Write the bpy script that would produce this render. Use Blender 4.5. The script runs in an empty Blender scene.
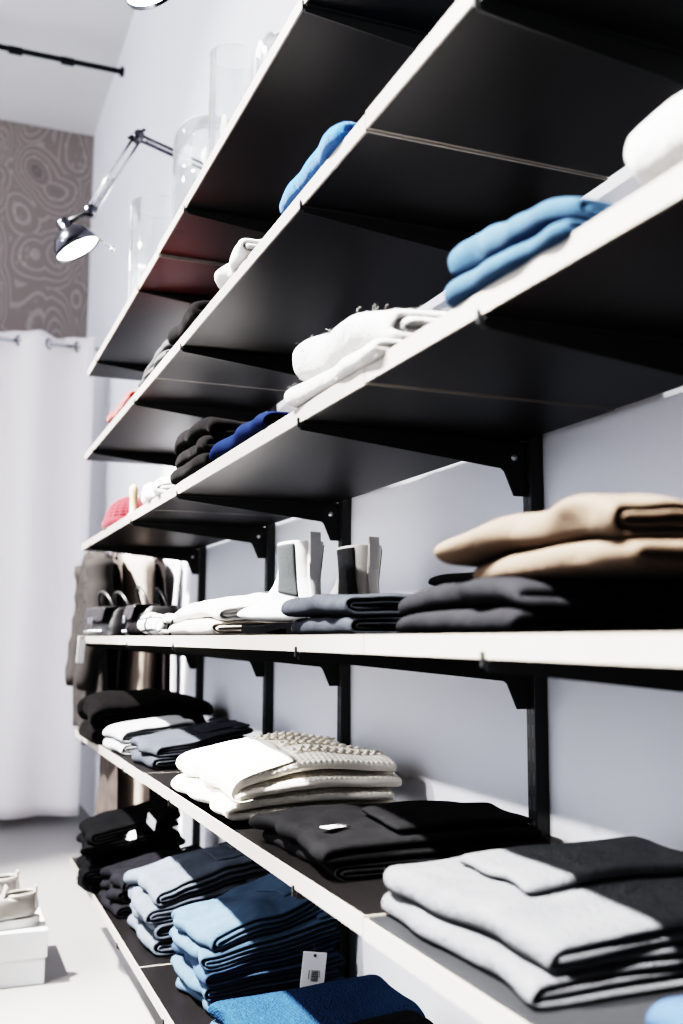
import bpy, bmesh, math, random
from mathutils import Vector, Matrix, noise

C = bpy.context.scene.collection
H0 = 0.9                                   # height of the lens above the floor
WALL = 0.36                                # right wall plane
PI = math.pi

# ------------------------------------------------------------------ materials
MATS = {}
def new_mat(name):
    m = bpy.data.materials.new(name); m.use_nodes = True
    nt = m.node_tree; nt.nodes.clear()
    out = nt.nodes.new('ShaderNodeOutputMaterial')
    b = nt.nodes.new('ShaderNodeBsdfPrincipled')
    nt.links.new(b.outputs[0], out.inputs[0])
    MATS[name] = m
    return m, nt, b, out
def N(nt, t, **kw):
    n = nt.nodes.new(t)
    for k, v in kw.items():
        if k in n.inputs.keys(): n.inputs[k].default_value = v
        else: setattr(n, k, v)
    return n
def L(nt, a, b): nt.links.new(a, b)
def mixrgb(nt, fac, a, b, mode='MIX'):
    n = nt.nodes.new('ShaderNodeMix'); n.data_type = 'RGBA'; n.blend_type = mode
    def put(i, v):
        if hasattr(v, 'is_output'): nt.links.new(v, n.inputs[i])
        elif isinstance(v, (tuple, list)): n.inputs[i].default_value = (*v[:3], 1)
        else: n.inputs[i].default_value = v
    put(0, fac); put(6, a); put(7, b)
    return n.outputs[2]
def ramp(nt, src, p0, p1, c0=(0,0,0), c1=(1,1,1)):
    r = nt.nodes.new('ShaderNodeValToRGB')
    r.color_ramp.elements[0].position = p0; r.color_ramp.elements[1].position = p1
    r.color_ramp.elements[0].color = (*c0, 1); r.color_ramp.elements[1].color = (*c1, 1)
    nt.links.new(src, r.inputs[0]); return r.outputs[0]
def math_(nt, op, a, b=None):
    n = nt.nodes.new('ShaderNodeMath'); n.operation = op
    for i, v in enumerate((a, b)):
        if v is None: continue
        if hasattr(v, 'is_output'): nt.links.new(v, n.inputs[i])
        else: n.inputs[i].default_value = v
    return n.outputs[0]
def bump(nt, b, h, strength=.3, dist=.002):
    n = N(nt, 'ShaderNodeBump', Strength=strength, Distance=dist)
    L(nt, h, n.inputs['Height']); L(nt, n.outputs[0], b.inputs['Normal'])

def plain(name, col, rough=.5, metal=0, var=.06, scale=8, bstr=0, bscale=200, spec=.5):
    m, nt, b, _ = new_mat(name)
    tc = N(nt, 'ShaderNodeTexCoord')
    nz = N(nt, 'ShaderNodeTexNoise', Scale=scale, Detail=3); L(nt, tc.outputs['Object'], nz.inputs[0])
    c = mixrgb(nt, nz.outputs[0], [x*(1-var) for x in col], [min(1, x*(1+var)) for x in col])
    L(nt, c, b.inputs['Base Color'])
    b.inputs['Roughness'].default_value = rough; b.inputs['Metallic'].default_value = metal
    b.inputs['Specular IOR Level'].default_value = spec
    if bstr:
        n2 = N(nt, 'ShaderNodeTexNoise', Scale=bscale, Detail=2); L(nt, tc.outputs['Object'], n2.inputs[0])
        bump(nt, b, n2.outputs[0], bstr)
    return m

def fabric(name, col, col2=None, kind='knit', var=.25, scale=14, sheen=None, fine=900, bstr=.35):
    """cloth: large soft tone changes, fine weave and a knit or twill relief laid out in the cloth's own UV (metres)"""
    m, nt, b, _ = new_mat(name)
    if sheen is None: sheen = .10 if max(col) > .1 else .0
    col2 = col2 or tuple(x*(1-var) for x in col)
    tc = N(nt, 'ShaderNodeTexCoord')
    n1 = N(nt, 'ShaderNodeTexNoise', Scale=scale, Detail=4, Roughness=.6); L(nt, tc.outputs['UV'], n1.inputs[0])
    f1 = ramp(nt, n1.outputs[0], .3, .7)
    n2 = N(nt, 'ShaderNodeTexNoise', Scale=fine, Detail=2); L(nt, tc.outputs['UV'], n2.inputs[0])
    c = mixrgb(nt, f1, col2, col)
    c = mixrgb(nt, .35, c, n2.outputs[0], 'OVERLAY') if kind != 'cotton' else c
    mp = N(nt, 'ShaderNodeMapping'); L(nt, tc.outputs['UV'], mp.inputs[0])
    h = n2.outputs[0]
    nc = N(nt, 'ShaderNodeTexNoise', Scale=16, Detail=2, Distortion=1.2); L(nt, tc.outputs['UV'], nc.inputs[0])
    if kind == 'denim':
        mp.inputs['Rotation'].default_value = (0, 0, .7)
        w = N(nt, 'ShaderNodeTexWave', Scale=420, Distortion=1.5); L(nt, mp.outputs[0], w.inputs[0])
        c = mixrgb(nt, math_(nt, 'MULTIPLY', w.outputs['Fac'], .35), c, [min(1, x*1.7) for x in col])
        n3 = N(nt, 'ShaderNodeTexNoise', Scale=60, Detail=3); L(nt, tc.outputs['UV'], n3.inputs[0])
        c = mixrgb(nt, math_(nt, 'MULTIPLY', ramp(nt, n3.outputs[0], .5, .75), .3), c, [min(1, x*1.8+.002) for x in col])
        h = math_(nt, 'ADD', math_(nt, 'ADD', w.outputs['Fac'], n3.outputs[0]), math_(nt, 'MULTIPLY', nc.outputs[0], 9))
        bump(nt, b, h, .5, .001)
    elif kind == 'rib':
        w = N(nt, 'ShaderNodeTexWave', Scale=30, Distortion=.6, bands_direction='Y')
        w.inputs['Detail Scale'].default_value = 6; L(nt, mp.outputs[0], w.inputs[0])
        w2 = N(nt, 'ShaderNodeTexWave', Scale=34, Distortion=.8, bands_direction='X'); L(nt, mp.outputs[0], w2.inputs[0])
        hh = math_(nt, 'MULTIPLY', w.outputs['Fac'], math_(nt, 'ADD', math_(nt, 'MULTIPLY', w2.outputs['Fac'], .7), .4))
        c = mixrgb(nt, ramp(nt, hh, .0, .45), [x*.90 for x in col], c)  # shading between the ribs put into the colour
        bump(nt, b, math_(nt, 'ADD', hh, math_(nt, 'MULTIPLY', n2.outputs[0], .1)), .55, .004)
    elif kind == 'fuzzy':
        n3 = N(nt, 'ShaderNodeTexNoise', Scale=160, Detail=4, Roughness=.7); L(nt, tc.outputs['UV'], n3.inputs[0])
        c = mixrgb(nt, math_(nt, 'MULTIPLY', n3.outputs[0], .5), c, [x*.55 for x in col])
        bump(nt, b, math_(nt, 'ADD', n3.outputs[0], math_(nt, 'MULTIPLY', nc.outputs[0], 1.5)), .8, .006)
    elif kind == 'towel':
        v = N(nt, 'ShaderNodeTexVoronoi', Scale=260); L(nt, tc.outputs['UV'], v.inputs[0])
        bump(nt, b, v.outputs['Distance'], .8, .003)
        c = mixrgb(nt, ramp(nt, v.outputs['Distance'], .1, .8), c, [min(1, x*1.5) for x in col])
    elif kind == 'stripe':
        w = N(nt, 'ShaderNodeTexWave', Scale=14, Distortion=1.2, bands_direction='X'); L(nt, mp.outputs[0], w.inputs[0])
        w2 = N(nt, 'ShaderNodeTexWave', Scale=11, Distortion=1.2, bands_direction='Y'); L(nt, mp.outputs[0], w2.inputs[0])
        f = math_(nt, 'MAXIMUM', ramp(nt, w.outputs['Fac'], .86, .9), ramp(nt, w2.outputs['Fac'], .88, .92))
        c = mixrgb(nt, f, c, (.012, .012, .014))
    else:
        bump(nt, b, math_(nt, 'ADD', n2.outputs[0], math_(nt, 'MULTIPLY', nc.outputs[0], 8)), .5, .0012)
    L(nt, c, b.inputs['Base Color'])
    b.inputs['Roughness'].default_value = .88
    b.inputs['Specular IOR Level'].default_value = .15 if max(col) > .05 else .02
    b.inputs['Sheen Weight'].default_value = sheen
    b.inputs['Sheen Roughness'].default_value = .5
    return m

def make_wallpaper():
    m, nt, b, _ = new_mat('paisley_wallpaper')
    tc = N(nt, 'ShaderNodeTexCoord'); g = N(nt, 'ShaderNodeMapping'); L(nt, tc.outputs['Object'], g.inputs[0])
    g.inputs['Rotation'].default_value = (0, .5, 0); g.inputs['Scale'].default_value = (1.15, 1, .70)
    def warped(scale, amt):
        n0 = N(nt, 'ShaderNodeTexNoise', Scale=scale, Detail=0); L(nt, g.outputs[0], n0.inputs[0])
        d = nt.nodes.new('ShaderNodeVectorMath'); d.operation = 'SCALE'; d.inputs['Scale'].default_value = amt
        L(nt, n0.outputs['Color'], d.inputs[0])
        a = nt.nodes.new('ShaderNodeVectorMath'); a.operation = 'ADD'; L(nt, g.outputs[0], a.inputs[0]); L(nt, d.outputs[0], a.inputs[1])
        return a.outputs[0]
    a = warped(2.6, .30)
    v = N(nt, 'ShaderNodeTexVoronoi', Scale=4.2, Randomness=.85); L(nt, a, v.inputs[0])
    e = N(nt, 'ShaderNodeTexVoronoi', Scale=4.2, Randomness=.85, feature='DISTANCE_TO_EDGE'); L(nt, a, e.inputs[0])
    rings = math_(nt, 'SINE', math_(nt, 'MULTIPLY', v.outputs['Distance'], 50))
    lines = ramp(nt, rings, .45, .95)
    v2 = N(nt, 'ShaderNodeTexVoronoi', Scale=30); L(nt, a, v2.inputs[0])
    dots = ramp(nt, v2.outputs['Distance'], .20, .36, (1,1,1), (0,0,0))
    petals = math_(nt, 'MULTIPLY', dots, ramp(nt, e.outputs['Distance'], .10, .2))
    f = math_(nt, 'ADD', math_(nt, 'MULTIPLY', lines, .6), math_(nt, 'MULTIPLY', petals, .45))
    core = ramp(nt, v.outputs['Distance'], .10, .26, (1,1,1), (0,0,0))
    c = mixrgb(nt, f, (.215, .183, .170), (.36, .325, .30))
    c = mixrgb(nt, math_(nt, 'MULTIPLY', core, .6), c, (.12, .098, .098))
    L(nt, c, b.inputs['Base Color']); b.inputs['Roughness'].default_value = .8
    return m

def make_glass(name, tint=(1,1,1), refl=1.0, edge=.55):
    m, nt, b, out = new_mat(name); nt.nodes.remove(b)
    fr = N(nt, 'ShaderNodeLayerWeight', Blend=edge)
    tr = N(nt, 'ShaderNodeBsdfTransparent'); tr.inputs[0].default_value = (*tint, 1)
    gl = N(nt, 'ShaderNodeBsdfGlossy', Roughness=.03); gl.inputs[0].default_value = (1, 1, 1, 1)
    mx = N(nt, 'ShaderNodeMixShader')
    f = math_(nt, 'MULTIPLY', fr.outputs['Fresnel'], refl)
    L(nt, f, mx.inputs[0]); L(nt, tr.outputs[0], mx.inputs[1]); L(nt, gl.outputs[0], mx.inputs[2])
    L(nt, mx.outputs[0], out.inputs[0])
    return m

def make_emit(name, col, s):
    m, nt, b, out = new_mat(name)
    b.inputs['Base Color'].default_value = (*col, 1)
    b.inputs['Emission Color'].default_value = (*col, 1); b.inputs['Emission Strength'].default_value = s
    return m

def make_board():
    m, nt, b, _ = new_mat('black_stained_board')
    tc = N(nt, 'ShaderNodeTexCoord'); mp = N(nt, 'ShaderNodeMapping'); mp.inputs['Scale'].default_value = (60, 3, 60)
    L(nt, tc.outputs['Object'], mp.inputs[0])
    nz = N(nt, 'ShaderNodeTexNoise', Scale=6, Detail=5, Roughness=.65); L(nt, mp.outputs[0], nz.inputs[0])
    c = mixrgb(nt, nz.outputs[0], (.0016, .0014, .0014), (.0042, .0037, .0039))
    L(nt, c, b.inputs['Base Color']); b.inputs['Roughness'].default_value = .42
    b.inputs['Specular IOR Level'].default_value = .14
    bump(nt, b, nz.outputs[0], .15, .001)
    return m

def make_upright():
    m, nt, b, _ = new_mat('black_slotted_steel')
    tc = N(nt, 'ShaderNodeTexCoord'); sx = N(nt, 'ShaderNodeSeparateXYZ'); L(nt, tc.outputs['Object'], sx.inputs[0])
    zz = math_(nt, 'FRACT', math_(nt, 'MULTIPLY', sx.outputs['Z'], 31.25))
    slot = math_(nt, 'MULTIPLY', math_(nt, 'LESS_THAN', zz, .55),
                 math_(nt, 'MULTIPLY', math_(nt, 'GREATER_THAN', math_(nt, 'ABSOLUTE', sx.outputs['Y']), .0035),
                       math_(nt, 'LESS_THAN', math_(nt, 'ABSOLUTE', sx.outputs['Y']), .0065)))
    c = mixrgb(nt, slot, (.006, .006, .0065), (.06, .06, .065))
    L(nt, c, b.inputs['Base Color']); b.inputs['Roughness'].default_value = .4
    return m

plain('wall_paint', (.80, .805, .84), .6, var=.015, bstr=.05, bscale=120)
plain('ceiling_paint', (.70, .69, .68), .8, var=.02)
plain('floor_concrete', (0.1620, 0.1572, 0.1530), .35, var=.06, scale=2.5, bstr=.03)
make_wallpaper(); make_board(); make_upright()
plain('pale_edge_band', (0.1680, 0.1520, 0.1340), .5, var=.05, scale=25)
plain('black_steel', (.005, .0055, .0055), .45, var=.1, spec=.25)
plain('bright_screw', (.8, .8, .8), .3, metal=.9)
plain('chrome', (.45, .46, .48), .12, metal=1)
plain('smoked_chrome', (.07, .07, .08), .15, metal=1)
plain('white_card', (0.5810, 0.5810, 0.5880), .6, var=.02)
plain('black_ink', (.01, .01, .012), .6)
plain('tag_string', (.02, .02, .02), .8)
plain('white_leather', (.60, .59, .58), .42, var=.04, scale=20, bstr=.05)
plain('off_white_leather', (.64, .61, .57), .42, var=.04, scale=20, bstr=.05)
plain('black_rubber', (.003, .003, .0033), .8, spec=.0)
plain('grey_elastic', (.013, .016, .017), .9, var=.2, scale=90, bstr=.4, bscale=300)
plain('shaded_elastic', (.012, .012, .013), .9, var=.2, scale=90, bstr=.4, bscale=300)  # elastic of the rear boot, its shadow put into the colour
plain('black_leather', (.007, .0065, .007), .38, var=.3, scale=30, bstr=.2, bscale=150)
plain('silver_leather', (0.2100, 0.1960, 0.1785), .35, var=.2, scale=18, bstr=.08)
plain('sole_white', (0.4680, 0.4620, 0.4440), .6)
plain('lining_dark', (.05, .045, .04), .8)
plain('tan_wood', (.42, .30, .17), .6, var=.15, scale=30)
plain('rubber_red', (.55, .02, .03), .8)
plain('curtain_cloth', (.80, .765, .77), .9, var=.02, scale=4, bstr=.08, bscale=350)
make_glass('clear_glass', (.985, .99, .99), 0.7, .35); make_glass('acrylic', (.6, .62, .65), .25, edge=.4)
make_emit('lamp_glow', (1, .97, .92), 26)
plain('grey_sheet', (.010, .0105, .0115), .4, var=.1, spec=.2)

fabric('denim_blue', (0.0318, 0.0522, 0.0771), (0.0211, 0.0364, 0.0575), 'denim', scale=9)
fabric('denim_mid_blue', (0.0198, 0.0367, 0.0635), (0.0135, 0.0254, 0.0464), 'denim', scale=9)
fabric('denim_indigo', (.018, .035, .075), (.012, .022, .05), 'denim', scale=9)
fabric('denim_light', (0.0491, 0.0585, 0.0725), (0.0327, 0.0398, 0.0505), 'denim', scale=9)
fabric('denim_charcoal', (0.0060, 0.0060, 0.0072), (0.0036, 0.0036, 0.0042), 'denim', scale=9)
fabric('denim_black', (0.004, 0.004, 0.0045), (0.003, 0.003, 0.003), 'denim', scale=9)
fabric('denim_grey', (0.0268, 0.0292, 0.0344), (0.0166, 0.0185, 0.0226), 'denim', scale=9)
fabric('denim_slate', (0.0242, 0.0265, 0.0312), (0.0164, 0.0181, 0.0216), 'denim', scale=9)
fabric('denim_sky', (0.0109, 0.0290, 0.0532), (0.0048, 0.0146, 0.0314), 'denim', scale=9)
fabric('blue_boucle', (0.0077, 0.0186, 0.0370), (0.0055, 0.0137, 0.0283), 'towel')
fabric('knit_light_grey', (0.0750, 0.0775, 0.0825), (0.0560, 0.0580, 0.0625), 'fuzzy', scale=22)
fabric('knit_charcoal', (0.0071, 0.0071, 0.0075), (0.0045, 0.0045, 0.0048), 'knit', scale=30, fine=1200)
fabric('knit_navy_charcoal', (0.0093, 0.0095, 0.0106), (0.0064, 0.0064, 0.0072), 'knit', scale=25)
fabric('knit_black', (0.004, 0.0035, 0.004), (0.003, 0.003, 0.003), 'knit', sheen=.0)
fabric('knit_soft_black', (0.0042, 0.0036, 0.0039), (0.0024, 0.0024, 0.0024), 'knit', sheen=.01)
fabric('knit_cream', (.88, .82, .73), (.85, .78, .69), 'rib', scale=10)
fabric('knit_cream_plain', (.82, .77, .69), (.78, .72, .63), 'knit', scale=10)
fabric('knit_camel', (0.0694, 0.0494, 0.0355), (0.0554, 0.0384, 0.0270), 'knit', scale=12)
fabric('knit_white_fuzzy', (0.4340, 0.4278, 0.4216), (0.3844, 0.3782, 0.3720), 'fuzzy', scale=18)
fabric('knit_blue', (.006, .068, .20), (.004, .048, .15), 'fuzzy', scale=20)
fabric('knit_navy', (0.0050, 0.0094, 0.0275), (0.0033, 0.0060, 0.0187), 'knit', scale=20)
fabric('knit_grey', (0.0413, 0.0413, 0.0424), (0.0248, 0.0248, 0.0259), 'rib', scale=20)
fabric('knit_red', (0.1271, 0.0036, 0.0076), (0.0908, 0.0024, 0.0054), 'rib', scale=20)
fabric('cotton_red', (0.2200, 0.0193, 0.0138), (0.1650, 0.0110, 0.0099), 'cotton')
fabric('cotton_white', (0.4340, 0.4247, 0.4216), (0.3968, 0.3844, 0.3782), 'cotton', scale=9)
fabric('cotton_cream', (0.3720, 0.3410, 0.3038), (0.3348, 0.3038, 0.2666), 'cotton', scale=9)
fabric('cotton_pale_grey', (0.2310, 0.2365, 0.2420), (0.1815, 0.1870, 0.1925), 'cotton', scale=9)
fabric('white_black_check', (0.4092, 0.4030, 0.3968), None, 'stripe', var=.06)
fabric('coat_grey', (0.0300, 0.0275, 0.0267), (0.0150, 0.0138, 0.0132), 'knit', scale=25)
fabric('cloth_beige', (0.3150, 0.2625, 0.2205), (0.2660, 0.2170, 0.1820), 'cotton', scale=7)
fabric('cloth_dark', (.02, .017, .017), None, 'cotton')
fabric('cloth_black', (.006, .006, .007), None, 'cotton')
fabric('cloth_brown', (0.0600, 0.0480, 0.0432), (0.0360, 0.0300, 0.0270), 'cotton')
fabric('cloth_white', (.70, .68, .69), (.62, .60, .61), 'cotton', scale=8)

# ------------------------------------------------------------------ object helpers
def link(name, me, mat, parent=None, loc=(0,0,0), rot=0):
    o = bpy.data.objects.new(name, me); C.objects.link(o)
    if mat:
        me.materials.append(MATS[mat])
    o.parent = parent
    o.location = loc; o.rotation_euler = (0, 0, rot) if not isinstance(rot, tuple) else rot
    return o
def obj(name, bm, mat, parent=None, loc=(0,0,0), rot=0, smooth=True):
    me = bpy.data.meshes.new(name); bmesh.ops.recalc_face_normals(bm, faces=bm.faces[:])
    bm.to_mesh(me); bm.free()
    if smooth:
        for p in me.polygons: p.use_smooth = True
    return link(name, me, mat, parent, loc, rot)
def tag(o, label, cat, group=None, kind=None):
    o['label'] = label; o['category'] = cat
    if group: o['group'] = group
    if kind: o['kind'] = kind
    return o
def empty(name, loc, rot=0):
    o = bpy.data.objects.new(name, None); C.objects.link(o)
    o.empty_display_size = .05; o.location = loc
    o.rotation_euler = (0, 0, rot) if not isinstance(rot, tuple) else rot
    return o
def struct(o): o['kind'] = 'structure'; return o
def box(bm, x0, x1, y0, y1, z0, z1, bev=0, seg=2):
    b2 = bmesh.new()
    bmesh.ops.create_cube(b2, size=1)
    for v in b2.verts:
        v.co = Vector(((x0+x1)/2 + v.co.x*(x1-x0), (y0+y1)/2 + v.co.y*(y1-y0), (z0+z1)/2 + v.co.z*(z1-z0)))
    if bev: bmesh.ops.bevel(b2, geom=b2.edges[:], offset=bev, segments=seg, affect='EDGES', profile=.5)
    me = bpy.data.meshes.new('t'); b2.to_mesh(me); b2.free(); bm.from_mesh(me); bpy.data.meshes.remove(me)
    return bm
def bx(*a, **k): return box(bmesh.new(), *a, **k)
def tube(bm, pts, r, n=10, cap=True):
    pts = [Vector(p) for p in pts]; rings = []
    up = None
    for i, p in enumerate(pts):
        d = (pts[min(i+1, len(pts)-1)] - pts[max(i-1, 0)]).normalized()
        if up is None:
            up = Vector((0,0,1)) if abs(d.z) < .9 else Vector((1,0,0))
        s = d.cross(up).normalized(); up = s.cross(d).normalized()
        rr = r[i] if isinstance(r, (list, tuple)) else r
        rings.append([bm.verts.new(p + (s*math.cos(2*PI*k/n) + up*math.sin(2*PI*k/n))*rr) for k in range(n)])
    for a, b in zip(rings, rings[1:]):
        for k in range(n): bm.faces.new((a[k], a[(k+1)%n], b[(k+1)%n], b[k]))
    if cap: bm.faces.new(rings[0][::-1]); bm.faces.new(rings[-1])
    return bm
def lathe(bm, prof, n=40, center=(0,0,0), closed_top=False):
    cx, cy, cz = center; rings = []
    for r, z in prof:
        if r < 1e-5: rings.append([bm.verts.new((cx, cy, cz+z))])
        else: rings.append([bm.verts.new((cx + r*math.cos(2*PI*k/n), cy + r*math.sin(2*PI*k/n), cz+z)) for k in range(n)])
    for a, b in zip(rings, rings[1:]):
        for k in range(n):
            q = [a[k % len(a)], a[(k+1) % len(a)], b[(k+1) % len(b)], b[k % len(b)]]
            q = list(dict.fromkeys(q))
            if len(q) > 2: bm.faces.new(q)
    return bm
def prism(bm, poly, y0, y1):
    """polygon in (x, z) extruded along y"""
    a = [bm.verts.new((x, y0, z)) for x, z in poly]; b = [bm.verts.new((x, y1, z)) for x, z in poly]
    bm.faces.new(a); bm.faces.new(b[::-1])
    n = len(poly)
    for i in range(n): bm.faces.new((a[i], b[i], b[(i+1)%n], a[(i+1)%n]))
    return bm
def grid(bm, fn, nu, nv, uvfn=None, closed_u=False):
    uv = bm.loops.layers.uv.verify()
    V = [[bm.verts.new(fn(i/(nu if closed_u else nu-1) if nu > 1 else 0, j/(nv-1))) for j in range(nv)] for i in range(nu)]
    for i in range(nu if closed_u else nu-1):
        for j in range(nv-1):
            idx = [(i, j), (i+1, j), (i+1, j+1), (i, j+1)]
            f = bm.faces.new([V[a % nu][b] for a, b in idx])
            if uvfn:
                for lp, (a, b) in zip(f.loops, idx): lp[uv].uv = uvfn(a/(nu if closed_u else nu-1), b/(nv-1))
    return V
def solid(o, th, sub=1, off=0.0):
    m = o.modifiers.new('thick', 'SOLIDIFY'); m.thickness = th; m.offset = off; m.use_even_offset = False
    if sub:
        s = o.modifiers.new('soft', 'SUBSURF'); s.levels = sub; s.render_levels = sub
    return o
def fbm(x, y, z, seed=0): return noise.noise(Vector((x + seed*7.31, y - seed*3.17, z + seed*1.73)))

ORD = ['', 'top', 'second', 'third', 'fourth', 'fifth', 'sixth', 'seventh']

# ------------------------------------------------------------------ folded cloth
def fold_path(Lx, s, n, ds=.006):
    """centre line of a cloth strip folded into n layers, the folds nested at the front (a = 0)"""
    order = list(range(n))
    if n == 2: order = [0, 1]
    elif n == 3: order = [1, 0, 2]
    else:
        lo, hi, order, flip = 0, n-1, [], True
        while lo <= hi:
            pair = [lo, hi] if flip else [hi, lo]
            order += pair if lo != hi else [lo]
            lo += 1; hi -= 1; flip = not flip
    Rf = (n-1)*s/2
    zc = lambda k: s*(k+.5)
    pts = []
    # direction: first layer runs back -> front except for three layers
    fwd = (n != 3)            # True: heading to the front
    a_back = lambda k: Lx*(1 - .03*(k % 3))
    for i, k in enumerate(order):
        f, b = Rf, a_back(k) - s
        start, end = (b, f) if fwd else (f, b)
        if i == 0 and n == 3: start = Rf*.6
        if i == len(order)-1 and fwd: end = Rf*1.4
        m = max(2, int(abs(end-start)/ds))
        pts += [(start + (end-start)*j/m, zc(k)) for j in range(m+1)]
        if i < len(order)-1:
            k2 = order[i+1]; rz = (zc(k2)-zc(k))/2; mid = (zc(k2)+zc(k))/2
            sg = -1 if fwd else 1; rx = abs(rz)*1.0
            mm = max(4, int(PI*abs(rz)/ds))
            for j in range(1, mm):
                th = -PI/2 + PI*j/mm
                pts.append((end + sg*rx*math.cos(th), mid + rz*math.sin(th)))
        fwd = not fwd
    # drop near duplicates
    out = [pts[0]]
    for p in pts[1:]:
        if math.dist(p, out[-1]) > ds*.35: out.append(p)
    return out

class Pile:
    def __init__(self, x, y, level, rot=0, amp=.10, freq=9, seed=1, env=None, droop=.12, W=.27, Lx=.3, side=.004, base=0.0):
        self.x, self.y, self.rot, self.amp, self.freq, self.seed, self.env = x, y, rot, amp, freq, seed, env
        self.z0 = TOP[level] + base; self.z = 0.0; self.droop, self.W, self.Lx, self.side = droop, W, Lx, side
    def warp(self, p):
        x, y, z = p
        h = 1 + self.amp*fbm(x*self.freq, y*self.freq, 0, self.seed) + self.amp*.5*fbm(x*self.freq*2.3, y*self.freq*2.3, 0, self.seed+3)
        e = abs(y)/(self.W/2)
        h *= 1 - self.droop*min(1.3, e)**4
        if self.env: h *= self.env(x/self.Lx, y/self.W)
        return Vector((x + self.side*1.4*fbm(y*11, z*55, 1.3, self.seed+5),
                       y + self.side*1.6*fbm(x*11, z*55, 4.1, self.seed+7), z*h))
    def add(self, name, mat, label, cat, n=4, th=None, h=.03, Lx=None, W=None, dx=0, dy=0, drot=0, M=16, group=None,
            seed=None, sub=1, gap=.84, ragged=.03, cosn=None, ds=.007):
        """one folded garment on top of what the pile already holds; returns (object, mapping function)"""
        Lx = Lx or self.Lx; W = W or self.W; seed = seed if seed is not None else random.random()*50
        s = h/n; path = fold_path(Lx, s, n, ds)
        cum = [0]
        for a, b in zip(path, path[1:]): cum.append(cum[-1] + math.dist(a, b))
        T = cum[-1]; zb = self.z
        cr, sr = math.cos(drot), math.sin(drot)
        def P(d, v, off=0):
            """d metres along the strip, v in -1..1 across, off along the strip's normal"""
            d = max(0, min(T, d))
            import bisect
            i = min(len(path)-2, max(0, bisect.bisect_right(cum, d)-1))
            f = (d-cum[i])/max(1e-6, cum[i+1]-cum[i])
            a = path[i][0]*(1-f) + path[i+1][0]*f; z = path[i][1]*(1-f) + path[i+1][1]*f
            if off:
                tx, tz = path[i+1][0]-path[i][0], path[i+1][1]-path[i][1]; q = math.hypot(tx, tz) or 1
                a += -tz/q*off; z += tx/q*off
            w = W/2*(1 + ragged*fbm(d*5, 0, 0, seed))
            y = v*w + ragged*.12*W*fbm(d*3, 3, 0, seed)
            x = a + .012*ragged/.03*fbm(v*2.2, z*20, 0, seed+2)*(1 - a/Lx*.5)
            x, y = cr*x - sr*y + dx, sr*x + cr*y + dy
            p = self.warp((x, y, zb + z))
            p.z -= zb
            return p
        bm = bmesh.new()
        grid(bm, lambda u, v: P(u*T, v*2-1), len(path), M, lambda u, v: (u*T + seed, v*W))
        o = obj(name, bm, mat, None, (self.x, self.y, self.z0 + zb), self.rot)
        solid(o, (th or s)*gap, sub)
        tag(o, label, cat, group)
        self.z += h
        self.last = (o, P, T, s, W, Lx, seed, path)
        return o, P, T, s

def top_range(P_info, n):
    pass

def patch(parent, P, d0, d1, v0, v1, off, th, mat, name='pocket', nu=8, nv=8, sub=1, W=.27, label=None):
    bm = bmesh.new()
    grid(bm, lambda u, v: P(d0 + (d1-d0)*u, v0 + (v1-v0)*v, off), nu, nv, lambda u, v: (u*abs(d1-d0), v*abs(v1-v0)*W/2))
    o = obj(name, bm, mat, parent); solid(o, th, sub)
    if label: o['label'] = label
    return o

def price_tag(parent, loc, rot, w=.035, h=.06, barcode=False, string=None, name='price_tag'):
    """white card hanging by a black string from its garment; loc in the parent's space"""
    bm = bx(-w/2, w/2, -.0006, .0006, -h, 0, bev=.0004, seg=1)
    o = obj(name, bm, 'white_card', parent, loc, rot, smooth=False)
    if string:
        b2 = bmesh.new(); tube(b2, string, .0009, 6); obj('string', b2, 'tag_string', o)
    lathe_b = bmesh.new()
    tube(lathe_b, [(0, -.0011, -.006), (0, .0011, -.006)], .0028, 12); obj('eyelet', lathe_b, 'black_ink', o)
    if barcode:
        b3 = bmesh.new(); rnd = random.Random(4); z = -h*.50
        while z > -h*.80:
            t = rnd.choice([.0005, .0008, .0013]); box(b3, -.0035, .0095, -.0011, -.0006, z-t, z); z -= t + rnd.choice([.0006, .0009])
        obj('barcode', b3, 'black_ink', o, smooth=False)
        b4 = bmesh.new()
        for k, ww in enumerate((.016, .012)): box(b4, -.0085+k*.0, -.0085+.0012, -.0011, -.0006, -h*.5-ww, -h*.5) if k == 0 else box(b4, .0112, .0120, -.0011, -.0006, -h*.5-ww, -h*.5)
        obj('print_lines', b4, 'black_ink', o, smooth=False)
    return o

def fuzz(parent, P, T, off, count, seed, mat, length=.008):
    """loose curled fibres standing off a fluffy knit"""
    rnd = random.Random(seed); bm = bmesh.new()
    for _ in range(count):
        d = T*rnd.random(); v = rnd.uniform(-1, 1)
        p = P(d, v, 0); q = P(d, v, .004) - p
        if q.length < 1e-6 or q.length > .02: continue
        q.normalize(); sg = rnd.choice((-1, 1)); q *= sg
        t = Vector((rnd.uniform(-1,1), rnd.uniform(-1,1), rnd.uniform(-1,1)))
        t = (t - q*t.dot(q)).normalized(); l = length*rnd.uniform(.4, 1.2)
        pts = [p + q*(off*.8)] + [p + q*(off + l*.55*math.sin(a)) + t*l*.5*(1 - math.cos(a)) for a in (.0, .8, 1.6, 2.4)]
        tube(bm, pts, .00016, 3, cap=False)
    o = obj('fuzz', bm, mat, parent); o['kind'] = 'stuff'
    return o

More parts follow.
